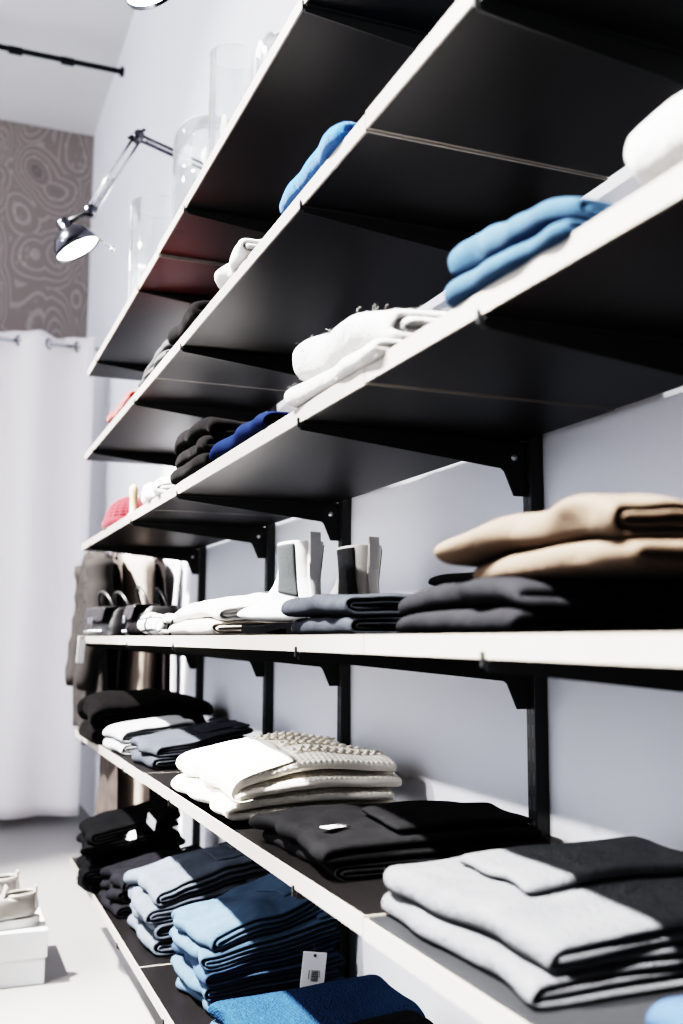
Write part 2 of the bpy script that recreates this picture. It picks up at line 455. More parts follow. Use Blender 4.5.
# ------------------------------------------------------------------ the room
TH = .020
Z = {1: .858+H0, 2: .572+H0, 3: .278+H0, 4: -.0152+H0, 5: -.305+H0, 6: -.695+H0}
TOP = {k: v + TH for k, v in Z.items()}
YB = 6.3; ZC = 3.16 + H0
struct(obj('floor', bx(-3.2, WALL, -1.2, YB, -.1, 0), 'floor_concrete', smooth=False))
struct(obj('ceiling', bx(-3.2, WALL, -1.2, YB, ZC, ZC+.1), 'ceiling_paint', smooth=False))
struct(obj('wall_right', bx(WALL, WALL+.15, -1.2, YB+.15, -.1, ZC+.1), 'wall_paint', smooth=False))
struct(obj('wall_back', bx(-3.2, WALL, YB, YB+.15, -.1, ZC+.1), 'paisley_wallpaper', smooth=False))

plain('light_block_grey', (.20, .20, .205), .7)  # dark grey for the added light-blocking walls
struct(obj('light_block_front', bx(-3.2, WALL, -1.35, -1.2, -.1, ZC+.1), 'light_block_grey', smooth=False))  # unseen, added behind the camera to cut ambient light on near-facing sides
struct(obj('light_block_left', bx(-3.35, -3.2, -1.35, .4, -.1, ZC+.1), 'light_block_grey', smooth=False))  # unseen, added to close off ambient light from the near left
# ------------------------------------------------------------------ shelving
BY = [.7534, 1.2277, 1.9446, 2.451, 3.1597]
TIER = {1: 'top', 2: 'second from top', 3: 'third from top', 4: 'eye-level', 5: 'second lowest', 6: 'lowest'}
SEC = [(-.19, 1.0095), (1.0115, 2.2095), (2.2115, 3.351)]
SECN = ['section nearest the camera', 'middle section', 'far section by the curtain']
D = .330
def shelf_board(level, sec):
    y0, y1 = SEC[sec]
    dz = {(1, 2): -.006, (3, 0): .0015, (2, 0): .002, (5, 1): .002}.get((level, sec), 0)
    o = obj('shelf_board', bx(.003, D, y0+.002, y1-.002, 0, TH, bev=.0006, seg=1), 'black_stained_board', None, (0, 0, Z[level]+dz), smooth=False)
    tag(o, f'black shelf board with pale front edge, {TIER[level]} tier, {SECN[sec]}', 'shelf', 'shelf boards')
    bm = bmesh.new()
    box(bm, 0, .003, y0, y1, -.0003, TH+.0003)
    box(bm, .003, D, y0, y0+.002, .0, TH); box(bm, .003, D, y1-.002, y1, .0, TH)
    obj('edge_band', bm, 'pale_edge_band', o, smooth=False)
for lv in range(1, 7):
    for sec in range(3):
        if (lv, sec) in ((1, 0), (6, 0)): continue
        shelf_board(lv, sec)

BPOLY = [(.002, 0), (.002, -.010), (.298, -.040), (.303, -.044), (.318, -.078), (.338, -.078), (.338, 0)]
UPN = ['nearest', 'second nearest', 'third nearest', 'fourth nearest', 'farthest']
def bracket(level, i):
    o = empty('shelf_bracket', (0, BY[i], Z[level]))
    tag(o, f'black steel bracket under the {TIER[level]} shelf tier, {UPN[i]} to the camera', 'bracket', 'shelf brackets')
    bm = bmesh.new(); prism(bm, BPOLY, -.0015, .0015)
    box(bm, .002, .336, -.007, .007, -.0035, -.0008)
    bmesh.ops.remove_doubles(bm, verts=bm.verts[:], dist=1e-6)
    obj('arm', bm, 'black_steel', o, smooth=False)
    bm = bmesh.new(); prism(bm, [(-.0028, .006), (-.0028, -.007), (.003, -.007), (.003, -.0005), (-.0008, -.0005), (-.0008, .006)], -.0020, .0020)
    obj('front_hook', bm, 'black_steel', o, smooth=False)
    bm = bmesh.new(); tube(bm, [(.318, -.0035, -.024), (.318, .0035, -.024)], .0045, 14); obj('screw', bm, 'bright_screw', o)
for lv, idx in {1: [1,2,3,4], 2: [0,1,2,3,4], 3: [0,1,2,3,4], 4: [0,1,2,3,4], 5: [1,2,3,4], 6: [2,3,4]}.items():
    for i in idx: bracket(lv, i)
for i, y in enumerate(BY):
    if i == 0: zt = 1.9
    bm = bmesh.new()
    prism_pts = [(-.011, WALL-.0005), (.011, WALL-.0005), (.011, WALL-.021), (-.011, WALL-.021)]
    box(bm, WALL-.021-.339+.339, WALL-.0005, -.011, .011, .0, 1.80, bev=.0015, seg=2)
    o = obj('wall_upright', bm, 'black_slotted_steel', None, (0, y, 0), smooth=False)
    tag(o, f'black slotted steel wall upright behind the shelves, {UPN[i]} to the camera', 'shelf upright', 'wall uprights')

# ------------------------------------------------------------------ helpers for garments
def jeans_pile(px, py, level, rot, count, h, Lx, W, mat, what, seed, waist='denim_indigo', env=None, tops=True, names=None, amp=.10,
               dxs=None, drots=None, n=4, droop=.05, pocket=True):
    random.seed(seed)
    pl = Pile(px, py, level, rot, amp=amp, freq=8, seed=seed, W=W, Lx=Lx, env=env, droop=droop, side=.004)
    outs = []
    for k in range(count):
        pos = count - k
        last = (k == count-1)
        if count == 1: lab = what
        else:
            lab = f'{"lowest" if pos == count else ORD[pos] if pos > 1 else "topmost"} pair in {what}'
        o, P, T, s = pl.add('folded_jeans', mat if isinstance(mat, str) else mat[k], lab, 'jeans', n=n, h=h*random.uniform(.92, 1.08), W=W*random.uniform(.95, 1.03),
                            Lx=Lx*random.uniform(.95, 1.03), dx=(dxs[k] if dxs else random.uniform(-.008, .008)), dy=random.uniform(-.008, .008),
                            drot=(drots[k] if drots else random.uniform(-.05, .05)), group='pairs in ' + what.split(',')[0] if count > 1 else None, ragged=.05)
        outs.append((o, P, T, s))
        # waistband: the second strip laid along the back of the outer upper layer
        r = pl.last; path = r[7]; cum = 0; ztop = max(p[1] for p in path)
        # distance along strip where the top layer starts / ends
        ds0 = ds1 = None; c = 0
        for a, b in zip(path, path[1:]):
            c += math.dist(a, b)
            if abs(b[1]-ztop) < 1e-6:
                if ds0 is None: ds0 = c
                ds1 = c
        sg = 1 if True else -1
        Lt = ds1-ds0
        offs = s*.55
        # sign of the outward normal on the top layer
        pa = P(ds0 + Lt*.5, 0, 0); pb = P(ds0 + Lt*.5, 0, .004)
        if pb.z < pa.z: offs = -offs
        patch(o, P, ds1 - .042, ds1 - .004, -.97, .97, offs*1.15, .004, mat if isinstance(mat, str) else mat[k], 'waistband', 5, 10, W=W)
        if last and pocket:
            patch(o, P, ds0 + Lt*.56, ds0 + Lt*.84, -.62, .35, offs*1.08, .0028, mat if isinstance(mat, str) else mat[k], 'back_pocket', 9, 9, W=W)
            for vv in (-.7, .0, .7):
                patch(o, P, ds1 - .048, ds1, vv-.035, vv+.035, offs*1.6, .003, mat if isinstance(mat, str) else mat[k], 'belt_loop', 4, 3, W=W)
    return pl, outs

# rise towards the wall (waistbands are thicker than the folded legs)
rise = lambda k: (lambda x, y: 1 + k*max(0, min(1.2, x)))

# ------------------------------------------------------------------ lowest shelf
BOT = 'on the lowest shelf'
pl, js = jeans_pile(-.012, 2.965, 6, 0, 5, .033, .25, .20, 'denim_black', 'the stack of black jeans at the far end of the lowest shelf', 11, env=rise(.35))
o, P, T, s = js[-1]
price_tag(o, (.15, -.115, .062), (0, -1.25, -1.3), .03, .05); price_tag(js[3][0], (.12, -.115, .05), (-.5, 1.2, -1.2), .022, .05)
pl, js = jeans_pile(.015, 2.70, 6, .06, 3, .030, .27, .20, 'denim_charcoal', 'the charcoal jeans stack beside the light jeans', 12, env=rise(.4))
price_tag(js[1][0], (.10, -.113, .045), (0, 1.35, -1.45), .012, .06)
pl, js = jeans_pile(.030, 2.385, 6, .05, 4, .037, .27, .25, 'denim_light', 'the stack of washed light grey-blue jeans on the lowest shelf', 13, env=rise(.42), dxs=[.0, .012, -.004, .006])
pl, js = jeans_pile(.050, 1.985, 6, .06, 5, .0285, .28, .225, ['denim_blue', 'denim_blue', 'denim_mid_blue', 'denim_blue', 'denim_blue'], 'the stack of blue jeans with a hanging barcode tag', 14, env=rise(.45))
o, P, T, s = js[1]
o = js[2][0]
q = Matrix.Rotation(-.06, 3, 'Z') @ (Vector((.256, 1.845, H0-.571)) - o.location)
price_tag(o, q, (.0, .10, -.30), .044, .064, barcode=True, string=[(0, 0, -.005), (-.002, .004, .006), (-.003, .012, .016)])
random.seed(15)
pl = Pile(.055, 1.70, 6, .05, amp=.12, freq=8, seed=15, W=.235, Lx=.32, env=rise(.25), droop=.15)
pl.add('folded_sweater', 'denim_mid_blue', 'lower blue folded garment under the bright blue textured sweater, lowest shelf front', 'garment', n=4, h=.022)
o, P, T, s = pl.add('folded_sweater', 'blue_boucle', 'bright blue textured sweater folded at the front of the lowest shelf', 'sweater', n=4, h=.034, ragged=.05)
pl = Pile(.17, 1.47, 6, .0, amp=.12, freq=8, seed=16, W=.2, Lx=.16, env=rise(.2), droop=.2)
for k, lab in enumerate(('lower black folded garment half hidden under the pale second-lowest shelf edge', 'upper black folded garment peeping out below the second-lowest shelf edge')):
    pl.add('folded_garment', 'cloth_black', lab, 'garment', n=2, h=.045)

# ------------------------------------------------------------------ second lowest shelf
random.seed(21)
def hump(cx, k): return lambda x, y: 1 + k*math.exp(-((x-cx)/.35)**2)
pl = Pile(-.022, 2.955, 5, .0, amp=.12, freq=7, seed=21, W=.23, Lx=.335, env=lambda x, y: 1 + .12*math.sin(max(0, min(1, x))*PI) - .18*max(0, x-.5), droop=.2)
pl.add('folded_sweater', 'knit_soft_black', 'lower black sweater at the far end of the second lowest shelf', 'sweater', n=4, h=.055, group='black sweaters at the far end')
pl.add('folded_sweater', 'knit_soft_black', 'upper black sweater at the far end of the second lowest shelf', 'sweater', n=4, h=.068, dx=.004, ragged=.05, group='black sweaters at the far end')
pl = Pile(.002, 2.665, 5, .05, amp=.12, freq=8, seed=22, W=.205, Lx=.19, env=rise(.45), droop=.1)
pl.add('folded_trousers', 'cotton_pale_grey', 'lower off-white folded trousers beside the black sweaters', 'trousers', n=4, h=.029, group='off-white trousers')
pl.add('folded_trousers', 'cotton_pale_grey', 'upper off-white folded trousers beside the black sweaters', 'trousers', n=4, h=.033, dx=.004, group='off-white trousers')
pl, js = jeans_pile(.028, 2.37, 5, .1, 2, .0265, .235, .215, 'denim_grey', 'the grey jeans beside the cream sweaters', 23, env=rise(.75), amp=.12)

random.seed(24)
def cream_env(x, y): return 1.0 + .50*math.sin(max(0, min(1, x*.85))*PI)*1 - .06*y
pl = Pile(.012, 1.765, 5, .03, amp=.10, freq=8, seed=24, W=.39, Lx=.31, env=cream_env, droop=.16, side=.007)
g = obj('plastic_sheet', bx(.004, .31, 1.52, 1.985, 0, .002, bev=.0006, seg=1), 'grey_sheet', None, (0, 0, TOP[5]), smooth=False)
tag(g, 'grey plastic sheet lying under the cream sweaters', 'plastic sheet')
pl.z0 += .002
a = pl.add('folded_sweater', 'knit_cream', 'lower cream ribbed sweater of the pair in the middle of the second lowest shelf', 'sweater', n=2, h=.032, ragged=.05, group='cream sweaters', M=30)
o, P, T, s = pl.add('folded_sweater', 'knit_cream', 'upper cream ribbed cable sweater with smooth front, middle of the second lowest shelf', 'sweater', n=2, h=.040, dx=.010, ragged=.05, group='cream sweaters', M=30)
def top_span(pl):
    path = pl.last[7]; zt = max(p[1] for p in path); c = 0; a0 = a1 = None
    for a, b in zip(path, path[1:]):
        c += math.dist(a, b)
        if abs(b[1]-zt) < 1e-6:
            if a0 is None: a0 = c
            a1 = c
    P = pl.last[1]; m = (a0+a1)/2
    sg = 1 if P(m, 0, .004).z > P(m, 0, 0).z else -1
    return a0, a1, sg
a0, a1, sg = top_span(pl)
patch(o, P, a0-.055, a0 + (a1-a0)*.34, -.985, .9, sg*s*.46, .004, 'knit_cream_plain', 'smooth_front', 16, 26, W=.385)
# cables running along the ribbed half
for vv in (-.75, -.35, .05, .45, .82):
    bm = bmesh.new()
    for ph in (0, PI):
        pts = []
        for i in range(50):
            f = i/49; d = a0 + (a1-a0)*(.38 + .6*f)
            pts.append(P(d, vv + .045*math.sin(f*34 + ph), sg*(s*.40 + .0012*math.cos(f*34 + ph))))
        tube(bm, pts, .0026, 6)
    obj('cable', bm, 'knit_cream_plain', o)

random.seed(25)
pl = Pile(.014, 1.295, 5, .02, amp=.12, freq=8, seed=25, W=.275, Lx=.325, env=lambda x, y: 1.0 + .16*math.sin(max(0, min(1, x))*PI), droop=.16)
pl.add('folded_sweater', 'knit_charcoal', 'lower charcoal sweater beneath the one with the white tag, second lowest shelf', 'sweater', n=4, h=.021, dx=.012)
o, P, T, s = pl.add('folded_sweater', 'knit_charcoal', 'charcoal sweater with a white tag and folded sleeve, second lowest shelf', 'sweater', n=2, h=.026, ragged=.05)
a0, a1, sg = top_span(pl)
patch(o, P, a0 + (a1-a0)*.30, a0 + (a1-a0)*.98, -.9, -.05, sg*s*.9, .008, 'knit_charcoal', 'folded_sleeve', 14, 12, W=.275)
q = P(a0 + (a1-a0)*.10, -.50, sg*s*.6)
bm = bx(-.017, .017, -.008, .008, 0, .0012); obj('price_tag', bm, 'white_card', o, q + Vector((0, 0, .002)), (0, .05, .45), smooth=False)
bm = bmesh.new(); tube(bm, [q + Vector((.02, -.005, .003)), q + Vector((.008, -.002, .005)), q + Vector((.0, 0, .003))], .001, 6); obj('string', bm, 'tag_string', o)

random.seed(26)
g = obj('plastic_sheet', bx(.004, .31, .60, 1.005, 0, .002, bev=.0006, seg=1), 'grey_sheet', None, (0, 0, TOP[5]), smooth=False)
tag(g, 'grey plastic sheet lying under the light grey sweaters', 'plastic sheet')
pl = Pile(.020, .865, 5, .0, amp=.10, freq=7, seed=27, W=.30, Lx=.31, env=lambda x, y: 1.0 + .22*math.sin(max(0, min(1, x*.8))*PI), droop=.10, base=.002)
pl.add('folded_sweater', 'knit_light_grey', 'lower light grey sweater of the near pair, second lowest shelf', 'sweater', n=3, h=.0235, dx=-.002, group='light grey sweaters')
o, P, T, s = pl.add('folded_sweater', 'knit_light_grey', 'upper light grey sweater with folded sleeve on top, second lowest shelf', 'sweater', n=3, h=.027, dx=.008, ragged=.05, group='light grey sweaters')
a0, a1, sg = top_span(pl)
patch(o, P, a0 + (a1-a0)*.16, a0 + (a1-a0)*.99, -.30, .62, sg*s*1.0, .011, 'knit_light_grey', 'folded_sleeve', 14, 14, W=.30)
pl = Pile(.075, .535, 5, .0, amp=.1, freq=8, seed=28, W=.22, Lx=.27, droop=.1)
pl.add('folded_jeans', 'denim_indigo', 'blue jeans peeping in beside the light grey sweaters at the near corner', 'jeans', n=4, h=.030)

# ------------------------------------------------------------------ eye level shelf
random.seed(31)
pl, js = jeans_pile(.018, 1.232, 4, .0, 2, .0262, .30, .235, 'denim_slate', 'the slate blue jeans beside the white boots', 31, env=rise(.12), amp=.10, pocket=False)
pl.z += .001
pl2 = Pile(.17, 1.10, 4, .1, amp=.15, freq=9, seed=33, W=.17, Lx=.15, droop=.25, base=.064)
pl2.add('folded_garment', 'cloth_black', 'thin black garment lying on the slate blue jeans against the charcoal sweaters', 'garment', n=2, h=.014)
random.seed(34)
char_env = lambda x, y: 1.0 + .10*math.sin(max(0, min(1, x))*PI) - .25*max(0, y)
pl = Pile(.014, .845, 4, .0, amp=.12, freq=7, seed=34, W=.25, Lx=.325, env=char_env, droop=.22, side=.005)
pl.add('folded_sweater', 'knit_navy_charcoal', 'lower charcoal sweater at the bottom of the eye-level stack under the camel ones', 'sweater', n=2, h=.024)
pl.add('folded_sweater', 'knit_navy_charcoal', 'upper charcoal sweater directly below the camel sweaters', 'sweater', n=2, h=.026, dx=.004, ragged=.05)
zc = pl.z
camel_env = lambda x, y: 1.0 + .22*math.sin(max(0, min(1, .5-y))*PI) - .22*max(0, y)
pl = Pile(.028, .722, 4, -.02, amp=.20, freq=10, seed=35, W=.25, Lx=.30, env=camel_env, droop=.13, side=.007, base=.046)
pl.add('folded_sweater', 'knit_camel', 'lower camel sweater of the two, resting on the charcoal sweaters', 'sweater', n=2, h=.026, dx=.008, dy=-.01, group='camel sweaters')
o, P, T, s = pl.add('folded_sweater', 'knit_camel', 'upper camel sweater with a loose rolled fold, top of the eye-level stack', 'sweater', n=4, h=.031, ragged=.06, dy=.012, drot=.06, group='camel sweaters')
# shirts by the boots
pl = Pile(.020, 1.895, 4, .0, amp=.14, freq=8, seed=36, W=.33, Lx=.30, env=lambda x, y: 1.0 + .25*math.sin(max(0, min(1, x))*PI), droop=.25)
pl.add('folded_shirt', 'cotton_cream', 'lower cream folded shirt beside the white boots', 'shirt', n=4, h=.030, group='pale shirts')
pl.add('folded_shirt', 'cotton_white', 'upper white folded shirt beside the white boots', 'shirt', n=4, h=.032, dx=.006, group='pale shirts')
pl = Pile(.012, 2.205, 4, .0, amp=.25, freq=22, seed=37, W=.22, Lx=.22, droop=.2, side=.008)
pl.add('folded_scarf', 'white_black_check', 'white scarf with black check lines on the eye-level shelf', 'scarf', n=3, h=.046, ragged=.09)
pl = Pile(.03, 2.50, 4, .0, amp=.2, freq=10, seed=38, W=.26, Lx=.26, droop=.25)
pl.add('folded_garment', 'knit_black', 'flat dark folded garment between the bags and the check scarf', 'garment', n=2, h=.035)

# ------------------------------------------------------------------ third shelf
random.seed(41)
fl_env = lambda x, y: 1.0 + .0*x
pl = Pile(-.006, 1.105, 3, .0, amp=.10, freq=9, seed=41, W=.30, Lx=.30, droop=.06, side=.006, env=lambda x, y: 1 + .6*y)
o, P, T, s = pl.add('folded_sweater', 'knit_white_fuzzy', 'lower fluffy white sweater on the third shelf from the top', 'sweater', n=2, h=.026, dx=.0)
fuzz(o, P, T, s*.45, 1000, 2, 'knit_white_fuzzy', .009)
o, P, T, s = pl.add('folded_sweater', 'knit_white_fuzzy', 'upper fluffy white sweater rolled over on the lower one, third shelf', 'sweater', n=4, h=.054, dx=.004, ragged=.05, gap=.86)
fuzz(o, P, T, s*.45, 2400, 3, 'knit_white_fuzzy', .009)
pl = Pile(-.002, .715, 3, .0, amp=.10, freq=9, seed=43, W=.20, Lx=.30, droop=.15, env=lambda x, y: 1 + .7*y)
pl.add('folded_jeans', 'denim_sky', 'lower faded sky blue jeans on the third shelf from the top', 'jeans', n=2, h=.024, dx=.0)
pl.add('folded_jeans', 'denim_sky', 'upper faded sky blue jeans with a dark inner fold, third shelf', 'jeans', n=4, h=.034, dx=.006, ragged=.05)
g = empty('display_tray', (0, 0, TOP[3])); tag(g, 'clear acrylic tray upstand behind the sky blue jeans, third shelf', 'acrylic tray')
obj('upstand', bx(.315, .318, .555, .86, 0, .080), 'acrylic', g, smooth=False)
obj('tray_base', bx(.30, .322, .555, .86, 0, .003), 'acrylic', g, smooth=False)
pl = Pile(-.002, .445, 3, .0, amp=.12, freq=10, seed=44, W=.19, Lx=.28, droop=.25)
o, P, T, s = pl.add('folded_sweater', 'knit_white_fuzzy', 'white fluffy sweater at the near right end of the third shelf', 'sweater', n=2, h=.062, gap=.8)
pl = Pile(-.002, 1.525, 3, .0, amp=.12, freq=9, seed=45, W=.32, Lx=.28, droop=.3)
pl.add('folded_sweater', 'knit_navy', 'navy blue sweater beside the black ones, third shelf from the top', 'sweater', n=4, h=.034)
pl = Pile(-.002, 1.855, 3, .0, amp=.12, freq=9, seed=46, W=.26, Lx=.28, droop=.25, side=.008)
for k, pos in enumerate(('lowest', 'middle', 'topmost')):
    pl.add('folded_sweater', 'knit_soft_black', f'{pos} black sweater of the three beside the navy one, third shelf', 'sweater', n=2, h=.034, group='black sweaters on the third shelf', dx=random.uniform(-.004, .006))
pl = Pile(.0, 2.22, 3, .0, amp=.25, freq=16, seed=47, W=.26, Lx=.26, droop=.3, side=.008)
pl.add('folded_scarf', 'cotton_white', 'white and grey crumpled scarf on the third shelf, far side of the black sweaters', 'scarf', n=3, h=.042, ragged=.08)
bm = bmesh.new(); lathe(bm, [(0, 0), (.014, 0), (.014, .004), (.009, .008), (.0085, .05), (.011, .060), (.010, .072), (.005, .080), (0, .082)], 20)
o = obj('wooden_peg', bm, 'tan_wood', None, (.018, 2.53, TOP[3])); tag(o, 'narrow tan wooden peg standing beside the red cap, third shelf', 'wooden peg')
t = empty('knitted_cap', (.075, 2.86, TOP[3])); tag(t, 'red knitted cap near the far end of the third shelf', 'cap')
bm = bmesh.new()
def cap_pt(u, v, r0=.092, hh=.075):
    th = u*2*PI; ph = v*PI/2; rr = math.cos(ph)*r0*(1 + .02*math.sin(th*22))
    return Vector((rr*math.cos(th)*.82, rr*math.sin(th), .022 + hh*math.sin(ph)))
grid(bm, cap_pt, 88, 14, lambda u, v: (u*.5, v*.12), closed_u=True); obj('crown', bm, 'knit_red', t)
bm = bmesh.new()
grid(bm, lambda u, v: Vector(((.094 + .008*math.sin(v*PI))*math.cos(u*2*PI)*.82, (.094 + .008*math.sin(v*PI))*math.sin(u*2*PI), .030*v)), 88, 8, lambda u, v: (u*.5, v*.05), closed_u=True)
obj('turned_brim', bm, 'knit_red', t)

# ------------------------------------------------------------------ second shelf
random.seed(51)
pl = Pile(-.003, 1.20, 2, .0, amp=.14, freq=10, seed=51, W=.255, Lx=.27, droop=.35)
pl.add('folded_sweater', 'knit_blue', 'bright blue knitted sweater on the second shelf from the top', 'sweater', n=2, h=.036, gap=.86)
pl = Pile(.0, 1.60, 2, .0, amp=.3, freq=16, seed=52, W=.25, Lx=.22, droop=.35, side=.012, env=lambda x, y: 1 - .8*y)
pl.add('crumpled_shirt', 'cotton_white', 'white crumpled shirt on the second shelf between blue and dark knits', 'shirt', n=3, h=.034, ragged=.1)
pl = Pile(.0, 1.925, 2, .0, amp=.15, freq=10, seed=53, W=.22, Lx=.25, droop=.3)
pl.add('folded_sweater', 'knit_soft_black', 'dark plum-black sweater on the second shelf from the top', 'sweater', n=2, h=.050, gap=.86)
pl = Pile(.0, 2.265, 2, .0, amp=.15, freq=10, seed=54, W=.30, Lx=.25, droop=.25, env=lambda x, y: 1 - .35*y)
pl.add('folded_scarf', 'knit_grey', 'lower grey ribbed knit scarf, second shelf from the top', 'scarf', n=2, h=.026, group='grey knit scarves')
pl.add('folded_scarf', 'knit_grey', 'upper grey ribbed knit scarf, second shelf from the top', 'scarf', n=2, h=.028, dx=.006, group='grey knit scarves')
pl = Pile(.0, 2.69, 2, .0, amp=.14, freq=10, seed=55, W=.34, Lx=.25, droop=.25)
pl.add('folded_shirt', 'cotton_red', 'orange-red folded shirt near the far end of the second shelf', 'shirt', n=2, h=.030)

# ------------------------------------------------------------------ boots
BOOT = [((-.052,.172),(.048,.168),.042), ((-.050,.150),(.047,.146),.040), ((-.047,.125),(.048,.122),.038), ((-.047,.095),(.058,.100),.035),
        ((-.054,.062),(.078,.083),.034), ((-.059,.035),(.098,.070),.034), ((-.050,.016),(.118,.061),.035), ((-.015,.010),(.138,.053),.037),
        ((.045,.010),(.160,.046),.041), ((.105,.011),(.180,.040),.043), ((.150,.014),(.195,.033),.037), ((.180,.018),(.203,.027),.020)]
def boot_surface(i, th, grow=0):
    k = max(0, min(len(BOOT)-1.0001, i)); a = int(k); f = k-a
    f2 = f
    (b0, t0, w0), (b1, t1, w1) = BOOT[a], BOOT[a+1]
    bx_, bz = b0[0]*(1-f2)+b1[0]*f2, b0[1]*(1-f2)+b1[1]*f2
    tx, tz = t0[0]*(1-f2)+t1[0]*f2, t0[1]*(1-f2)+t1[1]*f2
    w = w0*(1-f2)+w1*f2 + grow
    cx, cz = (bx_+tx)/2, (bz+tz)/2; hx, hz = (tx-bx_)/2, (tz-bz)/2
    q = math.hypot(hx, hz) or 1; hx += hx/q*grow; hz += hz/q*grow
    c, s = math.cos(th), math.sin(th)
    e = .85
    cc = math.copysign(abs(c)**e, c); ss = math.copysign(abs(s)**e, s)
    return Vector((cx + hx*cc, w*ss, cz + hz*cc))
def boot(loc, rot, leather, elastic, label):
    t = empty('ankle_boot', loc, rot); t.scale = (.78, .78, .78); tag(t, label, 'boot', 'pair of ankle boots')
    bm = bmesh.new(); nb = len(BOOT)-1
    V = grid(bm, lambda u, v: boot_surface(v*nb, u*2*PI), 36, 45, lambda u, v: (u*.3, v*.4), closed_u=True)
    bm.faces.new([V[i][-1] for i in range(36)])
    o = obj('upper', bm, leather, t, (0, 0, .018)); solid(o, .003, 1, off=-1)
    for sgn in (1, -1):
        bm = bmesh.new()
        def ep(u, v):
            i = .25 + v*4.0; w = .60 - .12*v
            th = sgn*(PI/2 - .05 + (u-.5)*2*w*(1-.15*v) + (.34*v))
            return boot_surface(i, th, .0012)
        grid(bm, ep, 10, 18, lambda u, v: (u*.05, v*.1)); e = obj('elastic_panel', bm, elastic, t, (0, 0, .018)); solid(e, .002, 0)
    bm = bmesh.new()
    def sp(u, v):
        i = v*6.0; return boot_surface(i, PI + (u-.5)*.55, .0012)
    grid(bm, sp, 7, 30, lambda u, v: (u*.02, v*.2)); e = obj('heel_strip', bm, leather, t, (0, 0, .018)); solid(e, .0018, 0)
    bm = bmesh.new()
    def tabf(u, v):
        up = min(v, 1-v)*2; side = 1 if v < .5 else -1
        z = .128 + .070*up; x = -.0505 - .0015*up - (.0022 if side > 0 else -.0016)*(1 - up**4)
        return Vector((x, (u-.5)*.028, z))
    grid(bm, tabf, 5, 20, lambda u, v: (u*.03, v*.1)); e = obj('pull_tab', bm, leather, t, (0, 0, .012)); solid(e, .0022, 1)
    # sole and heel
    def outline(gr=.001):
        pts = []
        for k in range(40):
            th = 2*PI*k/40; c, s = math.cos(th), math.sin(th)
            x = .068 + .130*c; w = .039 - .008*max(0, -c)**.7 - .010*math.exp(-((x-.03)/.035)**2)
            pts.append((x, (w+gr)*math.copysign(abs(s)**.75, s)))
        return pts
    bm = bmesh.new(); ol = outline()
    lift = lambda x: .009*max(0, (x-.13)/.08)**1.6 + (.010 if x < .03 else .010*max(0, 1-(x-.03)/.05))
    lo = [bm.verts.new((x, y, .004 + lift(x))) for x, y in ol]; hi = [bm.verts.new((x, y, .019 + lift(x)*.8)) for x, y in ol]
    bm.faces.new(lo[::-1]); bm.faces.new(hi)
    for k in range(40): bm.faces.new((lo[k], lo[(k+1)%40], hi[(k+1)%40], hi[k]))
    obj('sole', bm, 'black_rubber', t, smooth=False)
    bm = bmesh.new(); hl = [(x, y) for x, y in ol if x < .018]; hl.sort(key=lambda p: math.atan2(p[1], p[0]-.0) % (2*PI))
    lo = [bm.verts.new((x*.97, y*.95, 0)) for x, y in hl]; hi = [bm.verts.new((x, y, .018)) for x, y in hl]; n = len(hl)
    bm.faces.new(lo[::-1]); bm.faces.new(hi)
    for k in range(n): bm.faces.new((lo[k], lo[(k+1)%n], hi[(k+1)%n], hi[k]))
    obj('heel', bm, 'black_rubber', t, smooth=False)
    return t
boot((.108, 1.53, TOP[4]), 1.85, 'white_leather', 'grey_elastic', 'white ankle boot with grey elastic panel, the nearer of the pair to the shelf edge')
boot((.222, 1.56, TOP[4]), 1.82, 'off_white_leather', 'shaded_elastic', 'off-white ankle boot with elastic panel coloured dark for shade, half hidden behind slate blue jeans')

# ------------------------------------------------------------------ bags
def bag(loc, rot, w, d, h, label, seed):
    t = empty('leather_bag', loc, rot); tag(t, label, 'bag', 'black leather bags')
    bm = bmesh.new()
    def f(u, v):
        th = u*2*PI; e = .55
        c = math.copysign(abs(math.cos(th))**e, math.cos(th)); s = math.copysign(abs(math.sin(th))**e, math.sin(th))
        k = 1 - .35*v**2.2
        dz = .012*fbm(c*2, s*2, v*3, seed)
        return Vector((d/2*c*k*(1 + .10*fbm(c*3, s*3, v*4, seed+1)), w/2*s*(1-.12*v*v), h*v + dz*v))
    V = grid(bm, f, 40, 14, lambda u, v: (u*.4, v*.2), closed_u=True)
    bm.faces.new([V[i][0] for i in range(40)][::-1]); bm.faces.new([V[i][-1] for i in range(40)])
    obj('body', bm, 'black_leather', t)
    bm = bmesh.new()
    def flap(u, v):
        x = -d/2*1.06 + .0 if v > .45 else -d/2*1.06 + (.45-v)/.45*d*.55
        return Vector((x*(1 - .22*(1-min(1, v))), (u-.5)*w*.86, h*(1.02 - max(0, v-.45)*.9) + .004*fbm(u*5, v*5, 0, seed)))
    grid(bm, flap, 14, 14); o = obj('flap', bm, 'black_leather', t); solid(o, .004, 1)
    for sg in (-1, 1):
        bm = bmesh.new(); pts = [(sg*d*.18 - .02*math.sin(PI*k/20), -w*.3*math.cos(PI*k/20), h*.93 + .055*math.sin(PI*k/20)) for k in range(21)]
        tube(bm, pts, .005, 8); obj('handle', bm, 'black_leather', t)
    bm = bmesh.new(); box(bm, -d/2*1.10-.006, -d/2*1.10, -.022, .022, h*.42, h*.66, bev=.002)
    obj('buckle', bm, 'chrome', t)
    bm = bmesh.new()
    for k in range(9):
        for z in (.18, .82): lathe(bm, [(.0045, 0), (.0035, .003), (0, .0045)], 8, (0, 0, 0)); 
    bm.free()
    for k in range(7):
        bm = bmesh.new(); bmesh.ops.create_uvsphere(bm, u_segments=10, v_segments=6, radius=.0055)
        obj('stud', bm, 'chrome', t, (-d/2*1.02, -w*.36 + k*w*.12, h*.16))
    return t
